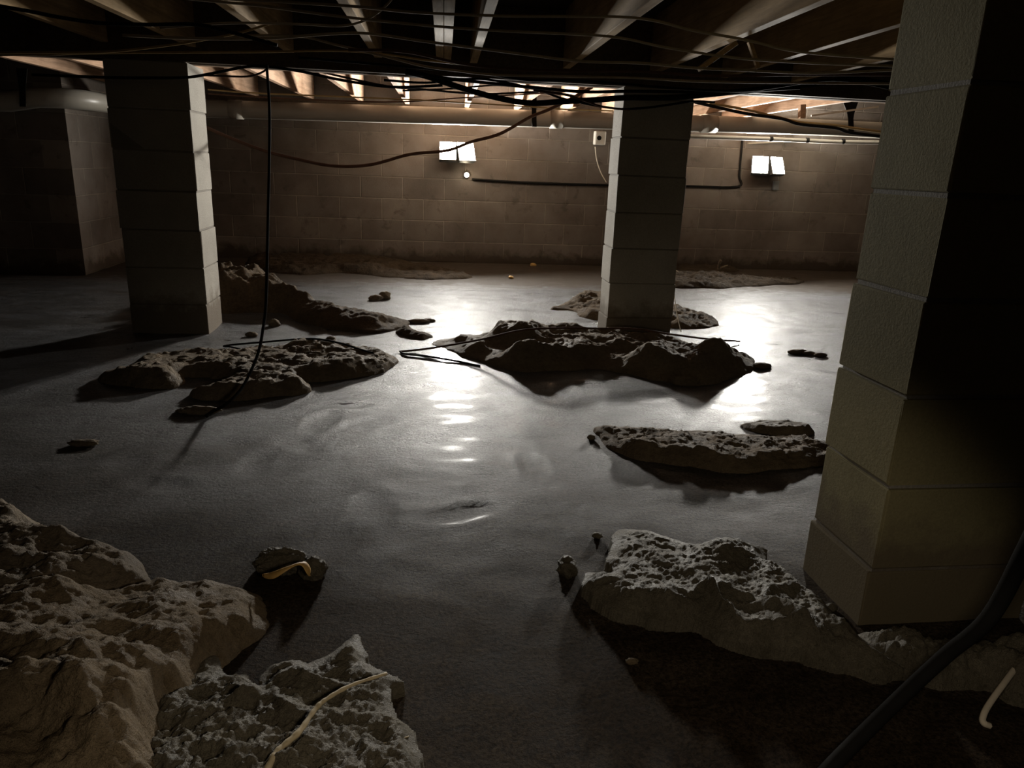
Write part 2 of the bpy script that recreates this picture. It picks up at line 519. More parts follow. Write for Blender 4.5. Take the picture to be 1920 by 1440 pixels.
# wood bridging between two joists on the right
def bar(name, p, q, w, t, material, label, cat, group=None):
    p = np.array(p); q = np.array(q); d = q - p; L = np.linalg.norm(d); d /= L
    s = np.cross(d, [0, 0, 1.0]); s /= np.linalg.norm(s); n = np.cross(s, d)
    mx = Matrix(((d[0], s[0], n[0], p[0]), (d[1], s[1], n[1], p[1]), (d[2], s[2], n[2], p[2]), (0, 0, 0, 1)))
    o = MB().box((0, -w / 2, -t / 2), (L, w / 2, t / 2), min(w, t) * 0.1).build(name, material)
    o.matrix_world = mx
    return tag(o, label, cat, group)
p = at_y(1380, 80, 3.1); q = at_y(1310, 130, 3.1)
bar('wood_bridging', p, q, 0.03, 0.02, 'joist_near', 'slanting wooden brace between joists right of the far pier', 'brace')
p = at_y(1405, 78, 3.1); q = at_y(1422, 128, 3.1)
bar('wood_bridging', p, q, 0.02, 0.015, 'joist_near', 'thin steep brace hanging beside the slanting wooden brace', 'brace')
p = at_y(1521, 217, 5.2); q = at_y(1647, 200, 5.2)
bar('bright_edge', p, q, 0.012, 0.012, 'white_plastic', 'thin pale lath above the pipe beside the near pier', 'highlight')  # bright edge of joist and pipe, made as a separate added strip
p = at_y(1503, 222, 5.15); q = at_y(1504, 196, 5.15)
bar('wood_block', p, q, 0.04, 0.04, 'joist', 'short upright wood block above the pipe at right', 'block')

# ------------------------------------------------------------------ block piers
def pier(loc, w, d, z0, z1, joint0, material, label, seed=1, two=False, rec=0.004, gap=0.0035):
    random.seed(seed)
    o = thing('block_pier', (loc[0], loc[1], 0), label, 'pier')
    zs = [z for z in np.arange(joint0 - 3 * 0.2032, z1 - 0.03, 0.2032) if z > z0 + 0.02]
    lev = [z0] + zs + [z1]
    import bmesh
    mm = MB().box((-w / 2 + rec, rec, z0), (w / 2 - rec, d - rec, z1))
    shaft = MB()
    for k, (a, b) in enumerate(zip(lev[:-1], lev[1:])):
        a2 = a + gap; b2 = b - gap
        ox = random.uniform(-.005, .005); oy = random.uniform(-.004, .004)
        parts = [(-w / 2, w / 2)] if not two or k % 2 == 0 else [(-w / 2, -0.004), (0.004, w / 2)]
        for (u0, u1) in parts:
            shaft.box((u0 + ox, oy, a2), (u1 + ox, d + oy, b2), 0.004, None, 0.0012)
    shaft.build('blocks', material, o)
    mm.build('mortar', 'mortar', o)
    return o
pier((1.325, 4.19), 0.400, 0.205, -0.05, ZG, 0.129, 'pier', 'pale grey block pier standing in the mud mound at mid-right', seed=3)
pier((-1.360, 4.216), 0.405, 0.30, -0.05, ZG, 0.162, 'pier', 'pale grey block pier at left with its right side brightly lit', seed=5)
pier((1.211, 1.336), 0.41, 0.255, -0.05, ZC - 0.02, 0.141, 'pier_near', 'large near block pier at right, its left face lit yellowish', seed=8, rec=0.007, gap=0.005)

# ------------------------------------------------------------------ lamps
def floodlight(pxs, label, tilt=0.40, yaw=(-0.30, 0.30)):
    c = at_y(pxs[0], pxs[1], YB - 0.13)
    o = thing('floodlight', (c[0], YB, c[2]), label, 'floodlight', 'twin floodlights on the back wall')
    MB().box((-0.06, -0.028, -0.06), (0.06, 0.0, 0.06), 0.006).build('backplate', 'housing', o)
    for s in (-1, 1):
        mx = Matrix.Translation((s * 0.088, -0.12, 0.0)) @ Matrix.Rotation(yaw[0] if s < 0 else yaw[1], 4, 'Z') @ Matrix.Rotation(-tilt, 4, 'X')
        hd = MB().box((-0.082, 0.0, -0.092), (0.082, 0.045, 0.092), 0.010, mx)
        for (lo_, hi_) in (((-0.083, -0.022, 0.0865), (0.083, 0.004, 0.093)), ((-0.083, -0.022, -0.093), (0.083, 0.004, -0.0865)),
                           ((-0.083, -0.022, -0.087), (-0.0765, 0.004, 0.087)), ((0.0765, -0.022, -0.087), (0.083, 0.004, 0.087))):
            hd.box(lo_, hi_, 0, mx)
        for f in range(6):
            hd.box((-0.07 + f * 0.026, 0.044, -0.06), (-0.064 + f * 0.026, 0.062, 0.06), 0, mx)
        hd = hd.build('lamp_head', 'housing', o)
        # domed lens
        n = 10; vs = []; fs = []
        for i in range(n + 1):
            for j in range(n + 1):
                u = -1 + 2 * i / n; v = -1 + 2 * j / n
                uu = u * math.sqrt(1 - 0.10 * v * v); vv = v * math.sqrt(1 - 0.10 * u * u)
                bulge = 0.003 * (1 - max(abs(u), abs(v)) ** 4)
                vs.append(mx @ Vector((uu * 0.076, 0.0 - bulge, vv * 0.086)))
        for i in range(n):
            for j in range(n):
                a = i * (n + 1) + j
                fs.append((a, a + n + 1, a + n + 2, a + 1))
        ln = link('lens', vs, fs, 'lamp', hd, True)
        MB().tube([(s * 0.02, -0.02, -0.02), (s * 0.05, -0.05, -0.02), mx @ Vector((0, 0.05, -0.01))], 0.012, 8).build('arm', 'housing', o)
    return o
floodlight((857, 285), 'twin-head floodlight on the back wall in mid picture, fully lit', yaw=(-0.02, 0.34))
floodlight((1441, 311), 'twin-head floodlight on the back wall right of the far pier, fully lit')
# pilot light below the first lamp
p = at_y(875, 328, YB - 0.03)
o = thing('pilot_light', (p[0], YB, p[2]), 'small bright round light on the wall below the mid floodlight', 'light')
MB().tube([(0, 0, 0), (0, -0.03, 0)], 0.026, 14).build('socket', 'housing', o)
import bmesh
def ball(name, c, r, material, parent=None, sub=2):
    bm = bmesh.new(); bmesh.ops.create_icosphere(bm, subdivisions=sub, radius=1)
    vs = [(c[0] + v.co.x * r[0], c[1] + v.co.y * r[1], c[2] + v.co.z * r[2]) for v in bm.verts]
    bm.verts.index_update(); fs = [tuple(v.index for v in f.verts) for f in bm.faces]; bm.free()
    return link(name, vs, fs, material, parent, True)
ball('bulb', (0, -0.035, 0), (0.024, 0.03, 0.024), 'pilot', o)
p = at_y(1453, 348, YB)
tag(MB().box((p[0] - 0.03, YB - 0.03, p[2] - 0.045), (p[0] + 0.03, YB, p[2] + 0.045), 0.006).build('outlet_box', 'housing'), 'small dark box on the wall below the right floodlight', 'box')
p = at_y(1123, 259, YB - 0.04)
o = thing('junction_box', (p[0], YB, p[2]), 'small white wall-mounted box left of the far pier, under the pipe', 'box')
MB().box((-0.05, -0.09, -0.065), (0.06, 0, 0.065), 0.012).build('case', 'white_plastic', o)
MB().tube([(-0.01, -0.091, 0.0), (-0.01, -0.098, 0.0)], 0.022, 14).build('port', 'black', o)

# ------------------------------------------------------------------ pipes
YP = 6.80
def pz(x): return H + min(0.371 + 0.0165 * x, 0.432)
o = thing('drain_pipe', (0, YP, 0), 'long white plastic drain pipe running along under the joists', 'pipe')
path = [(x, 0, pz(x)) for x in np.linspace(6.8, -2.1, 40)] + [(-2.25, -0.01, pz(-2.25)), (-2.36, -0.06, pz(-2.3)), (-2.42, -0.16, pz(-2.4)), (-2.42, -0.5, pz(-2.4)), (-2.45, -0.64, pz(-2.45)), (-2.55, -0.74, pz(-2.5)), (-2.7, -0.76, pz(-2.6))] + [(x, -0.76, H + .325 + .012 * x) for x in np.linspace(-2.9, -6.6, 14)]
MB().tube(path, 0.071, 28).build('pipe', 'pvc', o, True)
for px, w in ((1042, 0.11), (1328, 0.14), (445, 0.11)):
    x = at_y(px, 240, YP)[0]
    MB().tube([(x - w / 2, 0, pz(x - w / 2)), (x + w / 2, 0, pz(x + w / 2))], 0.077, 28).build('coupling', 'pvc', o, True)
o = thing('conduit_pipe', (0, YP + 0.12, 0), 'thin white pipe slung just below the drain pipe at right', 'pipe')
a = at_y(1300, 256, YP + 0.12); b = at_y(1640, 267, YP + 0.12)
pts = [a - [0.6, 0, 0.0], a, a * .6 + b * .4, a * .25 + b * .75 + [0, 0, -.006], b, b + [1.2, 0, .02]]
MB().tube([(q[0], 0, q[2]) for q in spline(pts, 6)], 0.019, 14).build('pipe', 'pvc', o, True)
for f in (0.42, 0.62, 0.82):
    q = a * (1 - f) + b * f
    MB().tube([(q[0] - .014, 0, q[2]), (q[0] + .014, 0, q[2])], 0.024, 14).build('clip', 'black', o, True)
p = at_y(1402, 269, 7.508); q = at_y(1482, 265, 7.508)
bar('pale_strip', p, q, 0.03, 0.014, 'white_plastic', 'short pale strip above the right floodlight', 'strip')
def strap(px, py0, py1, Y, w0, w1, label):
    a = at_y(px, py0, Y); b = at_y(px + 2, py1, Y)
    vs = []; fs = []
    n = 8
    for i in range(n + 1):
        t = i / n
        w = w0 + (w1 - w0) * min(1, t * 1.8)
        c = a + (b - a) * t
        for dx, dy in ((-w, -.004), (w, -.004), (w, .004), (-w, .004)):
            vs.append((c[0] + dx, c[1] + dy, c[2]))
    for i in range(n):
        for j in range(4):
            k = i * 4 + j; l = i * 4 + (j + 1) % 4
            fs.append((k, l, l + 4, k + 4))
    fs += [(3, 2, 1, 0), (n * 4, n * 4 + 1, n * 4 + 2, n * 4 + 3)]
    return tag(link('pipe_strap', vs, fs, 'black'), label, 'strap', 'pipe straps')
strap(1000, 150, 238, YP - 0.085, 0.036, 0.020, 'black strap holding up the drain pipe left of the far pier')
strap(1594, 178, 248, YP - 0.085, 0.10, 0.025, 'broad black strap holding up the drain pipe beside the near pier')
strap(41, 128, 200, YP - 0.86, 0.036, 0.02, 'black strap holding up the drain pipe left of the left pier')

# ------------------------------------------------------------------ cables
def cable(pts, Y, r, material, label, name='cable', group=None, per=7, cat='cable', n=7):
    """pts: (px, py) with a common or per-point distance Y."""
    W = []
    for k, q in enumerate(pts):
        yy = Y[k] if hasattr(Y, '__len__') else Y
        W.append(at_y(q[0], q[1], yy))
    return tag(MB().tube(spline(W, per), r, n).build(name, material, None, True), label, cat, group)
def cable_z(pts, r, material, label, name='cable', per=7, cat='cable', n=7):
    W = [at_z(a, b, z) for a, b, z in pts]
    return tag(MB().tube(spline(W, per), r, n).build(name, material, None, True), label, cat)
G = 'cables under the joists'
cable([(330, -6), (500, 1), (560, 5), (677, 13), (793, 24), (960, 30), (1187, 33), (1300, 57), (1400, 75), (1500, 97), (1680, 112)], 2.55, 0.0045, 'grey_cable', 'grey cable highest of those sagging across below the joists', group=G)
cable([(300, -8), (410, 3), (500, 12), (640, 31), (793, 47), (927, 57), (1140, 68), (1240, 87), (1367, 107), (1500, 117), (1680, 124)], 2.75, 0.0045, 'grey_cable', 'grey cable second from the top across the doubled joist', group=G)
cable([(230, 66), (367, 72), (500, 72), (560, 68), (627, 63), (693, 63), (793, 77), (893, 90), (993, 103), (1093, 115), (1200, 118), (1300, 127), (1400, 132), (1530, 137), (1680, 131)], 2.95, 0.005, 'grey_cable', 'grey cable third from the top across the doubled joist', group=G)
cable([(300, 52), (433, 43), (560, 45), (643, 48), (690, 35), (727, 7), (745, -20)], 2.8, 0.004, 'grey_cable', 'grey cable bending steeply upward left of the doubled joist', group=G)
cable([(-20, 8), (60, 22), (110, 32), (187, 43), (280, 46), (367, 46), (433, 60), (520, 85)], 2.7, 0.006, 'black', 'black cable slanting across the lit joists at upper left', group=G)
cable([(-20, 99), (100, 98), (200, 97), (290, 88), (367, 77), (450, 61), (520, 40)], 3.2, 0.0045, 'tan_cable', 'tan cable rising rightward over the left pier', group=G)
cable([(-20, 104), (200, 99), (367, 98), (500, 97), (617, 95), (700, 99), (800, 113), (900, 124)], 3.5, 0.0045, 'tan_cable', 'tan cable nearly level along the girder at left', group=G)
cable([(360, 74), (460, 67), (560, 68), (627, 83), (727, 107), (800, 125), (860, 133), (927, 140), (1050, 143), (1190, 146), (1300, 152), (1440, 155), (1680, 157)], 3.4, 0.005, 'grey_cable', 'grey cable descending rightward to the top of the far pier', group=G)
cable([(653, 93), (760, 97), (860, 118), (943, 128), (1060, 133), (1200, 134), (1330, 142), (1500, 140), (1680, 140)], 3.3, 0.006, 'brown_cable', 'brown cable below the grey ones over the far pier', group=G)
cable([(560, 108), (680, 118), (793, 128), (900, 137), (990, 150), (1100, 152), (1260, 165), (1400, 170), (1560, 150), (1680, 168)], 3.75, 0.006, 'black', 'black cable along the bottom edge of the girder', group=G)
cable([(760, 134), (800, 143), (860, 163), (927, 182), (993, 193), (1060, 190), (1120, 187), (1177, 183), (1240, 183), (1300, 180), (1400, 170), (1533, 157), (1600, 148), (1680, 160)], 4.05, 0.015, 'black', 'thick black cable drooping below the girder left of the far pier', group=G)
cable([(780, 138), (860, 150), (900, 154), (993, 163), (1093, 172), (1177, 171), (1260, 172), (1350, 172), (1500, 165)], 4.0, 0.008, 'black', 'black cable just above the thick drooping one', group=G)
cable([(720, 150), (800, 155), (900, 148), (1000, 166), (1060, 186), (1150, 203), (1200, 203), (1250, 197), (1300, 190), (1340, 192)], 4.08, 0.006, 'black', 'thin black cable crossing the upper face of the far pier', group=G)
cable([(1000, 170), (1060, 178), (1100, 190), (1130, 200), (1180, 206)], 3.95, 0.005, 'brown_cable', 'short brown cable end hanging left of the far pier top', group=G)
cable([(60, 140), (200, 145), (280, 146), (350, 145), (400, 137), (450, 127), (490, 124), (560, 133), (640, 150), (735, 163), (830, 160)], 4.08, 0.007, 'black', 'black cable crossing the top of the left pier', group=G)
cable([(383, 141), (430, 143), (467, 143), (490, 136), (505, 126)], 4.1, 0.005, 'brown_cable', 'short brown cable looped up right of the left pier top', group=G)
cable([(390, 168), (470, 174), (560, 178), (680, 183), (773, 187), (890, 194), (993, 200), (1060, 205), (1150, 208)], 4.9, 0.0045, 'tan_cable', 'thin tan cable just above the drain pipe beyond the girder', group=G)
cable([(390, 176), (560, 186), (700, 191), (773, 190), (860, 184), (930, 180), (1060, 172)], 4.95, 0.0045, 'brown_cable', 'thin brown cable crossing the tan one above the drain pipe', group=G)
cable([(600, 134), (660, 148), (735, 163), (800, 168), (900, 176), (1010, 172)], 4.6, 0.006, 'black', 'dark shadow line under the girder in front of the lit joists beyond', group=G)  # dark shadow line below the girder, built as a black tube
cable([(990, 232), (993, 240), (1050, 130), (1084, 110)][:0] or [(1080, 180), (1000, 167), (930, 160), (850, 166), (755, 170)], 4.7, 0.005, 'black', 'thin black cable slack between joists behind the girder', group=G)
cable([(380, 236), (440, 262), (500, 284), (556, 298), (625, 311), (694, 309), (766, 290), (825, 284), (850, 279), (887, 265), (937, 251), (993, 220), (1030, 205), (1080, 180), (1110, 163)],
      [4.7, 4.8, 4.85, 4.9, 4.95, 5.0, 5.0, 5.0, 5.0, 5.0, 4.95, 4.9, 4.8, 4.6, 4.45], 0.010, 'brown_cable', 'brown cable drooping in a long curve past the mid floodlight')
cable([(1290, 188), (1340, 200), (1400, 213), (1467, 223), (1500, 233), (1567, 240), (1593, 248), (1660, 257)], 5.25, 0.011, 'black', 'black cable slung in front of the drain pipe at right')
cable([(1330, 193), (1400, 206), (1460, 220), (1500, 229), (1560, 234), (1600, 240), (1660, 248)], 5.28, 0.009, 'tan_cable', 'tan cable beside the black one in front of the drain pipe')
cable([(885, 336), (960, 341), (1050, 345), (1130, 347), (1200, 348), (1290, 349), (1383, 350), (1386, 330), (1389, 295), (1392, 262)], YB - 0.012, 0.011, 'black', 'black cable fixed to the back wall, leading from the small round light', per=5)
cable([(1295, 258), (1330, 259), (1360, 257), (1390, 256), (1400, 262)], YB - 0.012, 0.006, 'brown_cable', 'short brown cable along the wall top right of the far pier')
cable([(1116, 275), (1119, 300), (1126, 322), (1137, 342)], YB - 0.05, 0.005, 'white_cable', 'thin white wire hanging from the small white wall box')
# hanging wire ending in the mud
W = [at_y(500, 122, 3.7), at_y(505, 200, 3.62), at_y(505, 285, 3.5), at_y(502, 430, 3.32), at_y(499, 560, 3.15), at_y(494, 610, 3.08), at_y(483, 665, 2.98), at_y(455, 725, 2.86), at_y(425, 757, 2.78), at_z(398, 772, 0.012), at_z(387, 781, 0.0)]
tag(MB().tube(spline(W, 8), 0.0062, 8).build('cable', 'black', None, True), 'long black cable hanging from the girder down to the floor right of the left pier', 'cable')
cable_z([(750, 659, .004), (775, 657, .008), (820, 651, .035), (900, 637, .085), (980, 619, .165), (1060, 615, .165), (1120, 616, .155), (1190, 617, .15), (1260, 627, .12), (1330, 636, .05), (1387, 640, .006)], 0.0055, 'brown_cable', 'thin cable stretched over the mud mound at the far pier')
cable_z([(750, 659, .004), (760, 664, .006), (800, 668, .006), (850, 676, .006), (900, 686, .004)], 0.005, 'black', 'thin black shadow line of the stretched cable on the wet floor left of the mud mound')  # cast shadow of the stretched cable, built as a black tube
cable_z([(419, 649, .004), (440, 646, .02), (500, 641, .05), (560, 636, .07), (597, 636, .085), (640, 644, .07), (675, 655, .05), (700, 662, .06)], 0.005, 'black', 'thin black cable arched over the low mud patch by the left pier')
cable_z([(419, 649, .004), (440, 652, .004), (463, 660, .006), (470, 668, .02)], 0.0045, 'black', 'short thin black line on the floor at the low mud patch')  # thin black line along the floor
cable([(1263, 520), (1265, 560), (1272, 600), (1277, 622)], [4.54, 4.5, 4.42, 4.36], 0.0025, 'white_cable', 'pale string hanging down the right edge of the far pier', 'string', cat='string')
cable([(1263, 540), (1259, 570), (1256, 600), (1255, 618)], [4.54, 4.54, 4.54, 4.54], 0.0025, 'white_cable', 'second pale string close against the right edge of the far pier', 'string', cat='string')
cable_z([(1267, 508, .02), (1285, 512, .02), (1310, 513, .01)], 0.006, 'white_cable', 'short pale wire on the ground behind the far pier')
W = [at_z(1480, 1530, .02), at_z(1556, 1440, .03), at_z(1684, 1312, .09), at_z(1772, 1230, .18), at_z(1853, 1160, .30), at_z(1920, 1040, .46), at_z(2010, 860, .70), at_z(2060, 700, .85)]
W = W + [W[-1] + [.1, -.05, .4], np.array([W[-1][0] + .12, W[-1][1] - .05, ZC + .05])]
tag(MB().tube(spline(W, 10), 0.013, 12).build('hose', 'black', None, True), 'thick black hose slanting across the bottom right corner', 'hose')
cable_z([(1945, 1205, .06), (1917, 1236, .055), (1882, 1282, .045), (1853, 1323, .03), (1843, 1345, .02), (1845, 1356, .015), (1856, 1361, .01)], 0.006, 'white_cable', 'pale curved wire on the ground at the lower right edge', 'wire')

# ------------------------------------------------------------------ mud
def to_world(p):
    if len(p) == 3:
        return at_z(p[0], p[1], p[2])[:2]
    return at_z(p[0], p[1], 0.0)[:2]

HS = {61: 0.72, 21: 0.9}
def mud(name, label, cat, outline, ctrl, material, res, edge, rough=0.02, seed=1, crust=0.0, warp=0.02, freq=7.0, lumps=(), ridges=(), group=None, strat=0.0, zoff=0.0):
    O = np.array([to_world(p) for p in outline])
    # rear outline points lie a little behind the crest
    for i, p in enumerate(outline):
        if len(p) == 3:
            O[i][1] += p[2] * 0.8
    O = np.array(spline(O, 6, True))
    Cw = np.array([[*at_z(p[0], p[1], p[2])[:2], p[2]] for p in ctrl])
    lo = O.min(0) - 0.06; hi = O.max(0) + 0.06
    xs = np.arange(lo[0], hi[0], res); ys = np.arange(lo[1], hi[1], res)
    X, Y = np.meshgrid(xs, ys)
    Xw = X + warp * fbm(X, Y, seed + 1, 6 / max(0.4, warp * 30), 4); Yw = Y + warp * fbm(X, Y, seed + 2, 6 / max(0.4, warp * 30), 4)
    P = np.stack([Xw.ravel(), Yw.ravel()], 1)
    A = O; B = np.roll(O, -1, 0)
    dmin = np.full(len(P), 1e9); ins = np.zeros(len(P), bool)
    for a, b in zip(A, B):
        ab = b - a; L = ab.dot(ab) + 1e-12
        t = np.clip(((P - a) @ ab) / L, 0, 1)
        q = P - (a + t[:, None] * ab)
        dmin = np.minimum(dmin, (q * q).sum(1))
        c = (a[1] > P[:, 1]) != (b[1] > P[:, 1])
        xi = a[0] + (P[:, 1] - a[1]) / (b[1] - a[1] + 1e-12) * (b[0] - a[0])
        ins ^= c & (P[:, 0] < xi)
    d = np.sqrt(dmin) * np.where(ins, 1, -1)
    d = d.reshape(X.shape)
    num = np.zeros_like(X); den = np.zeros_like(X)
    for cx, cyy, ch in Cw:
        w = 1.0 / (((Xw - cx) ** 2 + (Yw - cyy) ** 2) + 0.0012) ** 1.6
        num += w * ch; den += w
    hc = num / den * HS.get(seed, 1.0)
    t = np.clip(d / edge, 0, 1)
    prof = np.sqrt(np.clip(1 - (1 - t) ** 2, 0, 1)) * 0.4 + 0.6 * t * t * (3 - 2 * t)
    n1 = fbm(X, Y, seed + 3, freq, 5, 0.55)
    n2 = fbm(X, Y, seed + 4, freq * 1.6, 5, 0.6, True)
    n3 = fbm(X, Y, seed + 5, freq * 7, 4, 0.6)
    h = hc * prof * (1 + 0.35 * n1) + prof * rough * n1 * 1.2 + prof * crust * (n2 - 0.3) + prof * (rough * 0.25 + crust * 0.25) * n3
    for (px, py, hh, r, amp) in lumps:
        c = at_z(px, py, hh)
        h += amp * np.exp(-(((X - c[0]) ** 2 + (Y - c[1]) ** 2) / r ** 2)) * np.clip(d / 0.02, 0, 1)
    for pts, hr, wd in ridges:
        wd = wd * 1.2
        L = np.array(spline([at_z(a, b, hr * .8)[:2] for a, b in pts], 5))
        dm = np.full(X.shape, 1e9); tt = np.zeros(X.shape)
        for i in range(len(L) - 1):
            ab = L[i + 1] - L[i]; q = ab.dot(ab) + 1e-12
            t_ = np.clip(((Xw - L[i][0]) * ab[0] + (Yw - L[i][1]) * ab[1]) / q, 0, 1)
            dd = (Xw - L[i][0] - t_ * ab[0]) ** 2 + (Yw - L[i][1] - t_ * ab[1]) ** 2
            m_ = dd < dm
            tt = np.where(m_, (i + t_) / (len(L) - 1), tt); dm = np.minimum(dm, dd)
        taper = 0.55 + 0.45 * np.sin(np.pi * np.clip(tt, 0.05, 0.95))
        rr = hr * taper * np.exp(-np.sqrt(dm) / wd * (0.5 + np.sqrt(dm) / wd * 0.6)) * (1 + 0.5 * n1) + 0.25 * rough * n3
        rr *= np.clip(d / 0.03, 0, 1)
        k_ = 0.02
        h = 0.5 * (h + rr + np.sqrt((h - rr) ** 2 + k_ * k_))
    if strat:
        st = strat
        k = h / st + 0.6 * fbm(X, Y, seed + 8, freq * 0.7, 3)
        h = h * 0.45 + 0.55 * st * (np.floor(k) + np.clip((k - np.floor(k)) * 3.5, 0, 1) - (k - h / st))
    h = np.maximum(h, 0.004 * prof)
    Z = np.where(d > 0, h, -0.02)
    Z = np.where((d <= 0), np.maximum(-0.03, d * 1.5 - 0.006), Z) + zoff
    ny, nx = X.shape
    keep = (d > -2.2 * res) & (Y < YB - 0.015)
    idx = np.full(X.shape, -1); idx[keep] = np.arange(keep.sum())
    vs = np.stack([X[keep], Y[keep], Z[keep]], 1)
    a = idx[:-1, :-1]; b = idx[:-1, 1:]; c = idx[1:, 1:]; e = idx[1:, :-1]
    ok = (a >= 0) & (b >= 0) & (c >= 0) & (e >= 0)
    fs = np.stack([a[ok], b[ok], c[ok], e[ok]], 1)
    o = link(name, vs, [tuple(map(int, f)) for f in fs], material, None, True)
    return tag(o, label, cat, group)

# mound at the foot of the far pier
mud('mud_mound', 'large brown mud mound heaped around the foot of the far pier', 'mud mound',
    [(808, 641), (860, 664), (930, 688), (985, 697), (1060, 694), (1120, 690), (1190, 702), (1240, 714), (1310, 722), (1370, 708), (1414, 688),
     (1404, 664, .02), (1365, 645, .10), (1310, 620, .13), (1255, 617, .10), (1110, 610, .10), (1050, 604, .12), (1000, 598, .15), (955, 597, .14), (930, 612, .09), (865, 622, .05)],
    [(962, 600, .155), (1005, 601, .15), (1057, 607, .125), (1100, 613, .10), (880, 628, .05), (835, 641, .02), (985, 640, .13), (930, 655, .055), (1000, 670, .07), (1080, 640, .10), (1150, 632, .09),
     (1110, 672, .04), (1170, 660, .05), (1225, 652, .115), (1215, 690, .05), (1330, 640, .14), (1350, 665, .12), (1380, 690, .05), (1290, 665, .05), (1280, 710, .02)],
    'mud_dark', 0.009, 0.14, 0.015, 21, 0.008, 0.03, 6.0, lumps=[(1228, 655, .10, .09, .04), (1330, 645, .13, .09, .03)])
mud('mud_mound', 'crumbly mud ridge behind the foot of the far pier', 'mud mound',
    [(1035, 577), (1075, 583), (1100, 597), (1270, 615), (1335, 612), (1343, 600), (1300, 578, .05), (1260, 567, .05), (1110, 546, .06), (1085, 558, .03)],
    [(1110, 552, .07), (1075, 575, .02), (1100, 580, .05), (1285, 588, .05), (1320, 602, .02), (1200, 570, .06)], 'mud_brown', 0.012, 0.08, 0.02, 31, 0.012, 0.03)
# ridge right of the left pier
mud('mud_ridge', 'brown mud ridge running rightward from behind the left pier', 'mud ridge',
    [(360, 588), (420, 587), (520, 586), (560, 601), (600, 611), (650, 619), (700, 623), (745, 617), (765, 608), (760, 602), (700, 584, .05), (640, 573, .07), (600, 561, .09), (545, 536, .14), (510, 516, .18), (470, 501, .22), (420, 500, .22), (360, 505, .2)],
    [(450, 503, .235), (400, 505, .22), (505, 520, .19), (545, 540, .15), (600, 565, .10), (650, 577, .085), (700, 590, .065), (740, 605, .03), (450, 560, .12), (540, 575, .09)],
    'mud_brown', 0.010, 0.14, 0.012, 41, 0.003, 0.025, 7.0)
mud('mud_clod', 'small mud tongue at the right tip of the long ridge', 'mud clod',
    [(742, 622), (770, 632), (790, 637), (812, 632), (806, 626), (780, 622), (760, 614)], [(770, 624, .025), (795, 631, .015)], 'mud_brown', 0.008, 0.05, 0.01, 43, 0.01, 0.02)
# low patch in front of the left pier
mud('mud_patch', 'low lumpy mud patch on the wet floor in front of the left pier', 'mud patch',
    [(184, 716), (241, 724), (309, 727), (343, 718), (350, 706), (400, 707), (425, 716), (385, 733), (357, 742), (438, 749), (488, 743), (566, 736), (585, 727), (573, 714), (624, 710), (692, 702), (728, 693), (744, 675),
     (705, 662), (655, 650, .02), (607, 641, .05), (522, 641, .05), (488, 655), (444, 664), (353, 664), (319, 666), (262, 677), (228, 700), (190, 706)],
    [(565, 642, .07), (520, 655, .03), (480, 665, .03), (450, 675, .045), (640, 660, .04), (650, 675, .055), (700, 668, .035), (710, 680, .05), (300, 675, .03), (290, 695, .055), (250, 710, .045), (500, 710, .05), (560, 700, .045), (390, 690, .045), (330, 708, .05), (440, 735, .04), (520, 730, .045), (620, 695, .05)],
    'mud_dark', 0.008, 0.07, 0.014, 51, 0.012, 0.03, 8.0, strat=0.014)
# flat mud slabs left of the near pier
mud('mud_slab', 'long flat mud slab on the floor left of the near pier', 'mud slab',
    [(1114, 808), (1141, 836), (1187, 857), (1243, 865), (1330, 879), (1358, 885), (1409, 885), (1468, 876), (1532, 873), (1620, 868), (1640, 840), (1540, 832), (1510, 822), (1440, 820), (1397, 817), (1369, 819), (1321, 810), (1271, 805, .02), (1200, 794, .03), (1164, 793, .03), (1127, 801)],
    [(1190, 798, .02), (1150, 806, .02), (1140, 822, .03), (1230, 806, .03), (1300, 815, .03), (1200, 825, .055), (1260, 835, .065), (1320, 840, .06), (1350, 850, .055), (1400, 830, .03), (1400, 855, .05), (1470, 830, .025), (1470, 850, .045), (1530, 840, .03), (1530, 858, .045), (1600, 850, .04), (1360, 872, .04), (1420, 872, .03), (1220, 850, .045)],
    'mud', 0.006, 0.07, 0.012, 61, 0.010, 0.02, 9.0, strat=0.012)
mud('mud_slab', 'thin pointed mud slab behind the long flat slab', 'mud slab',
    [(1389, 797), (1431, 793), (1482, 796), (1527, 809), (1510, 818), (1454, 815), (1411, 808)], [(1430, 800, .025), (1490, 806, .03), (1400, 798, .012)], 'mud_dark', 0.006, 0.03, 0.006, 63, 0.006, 0.01, 9.0)
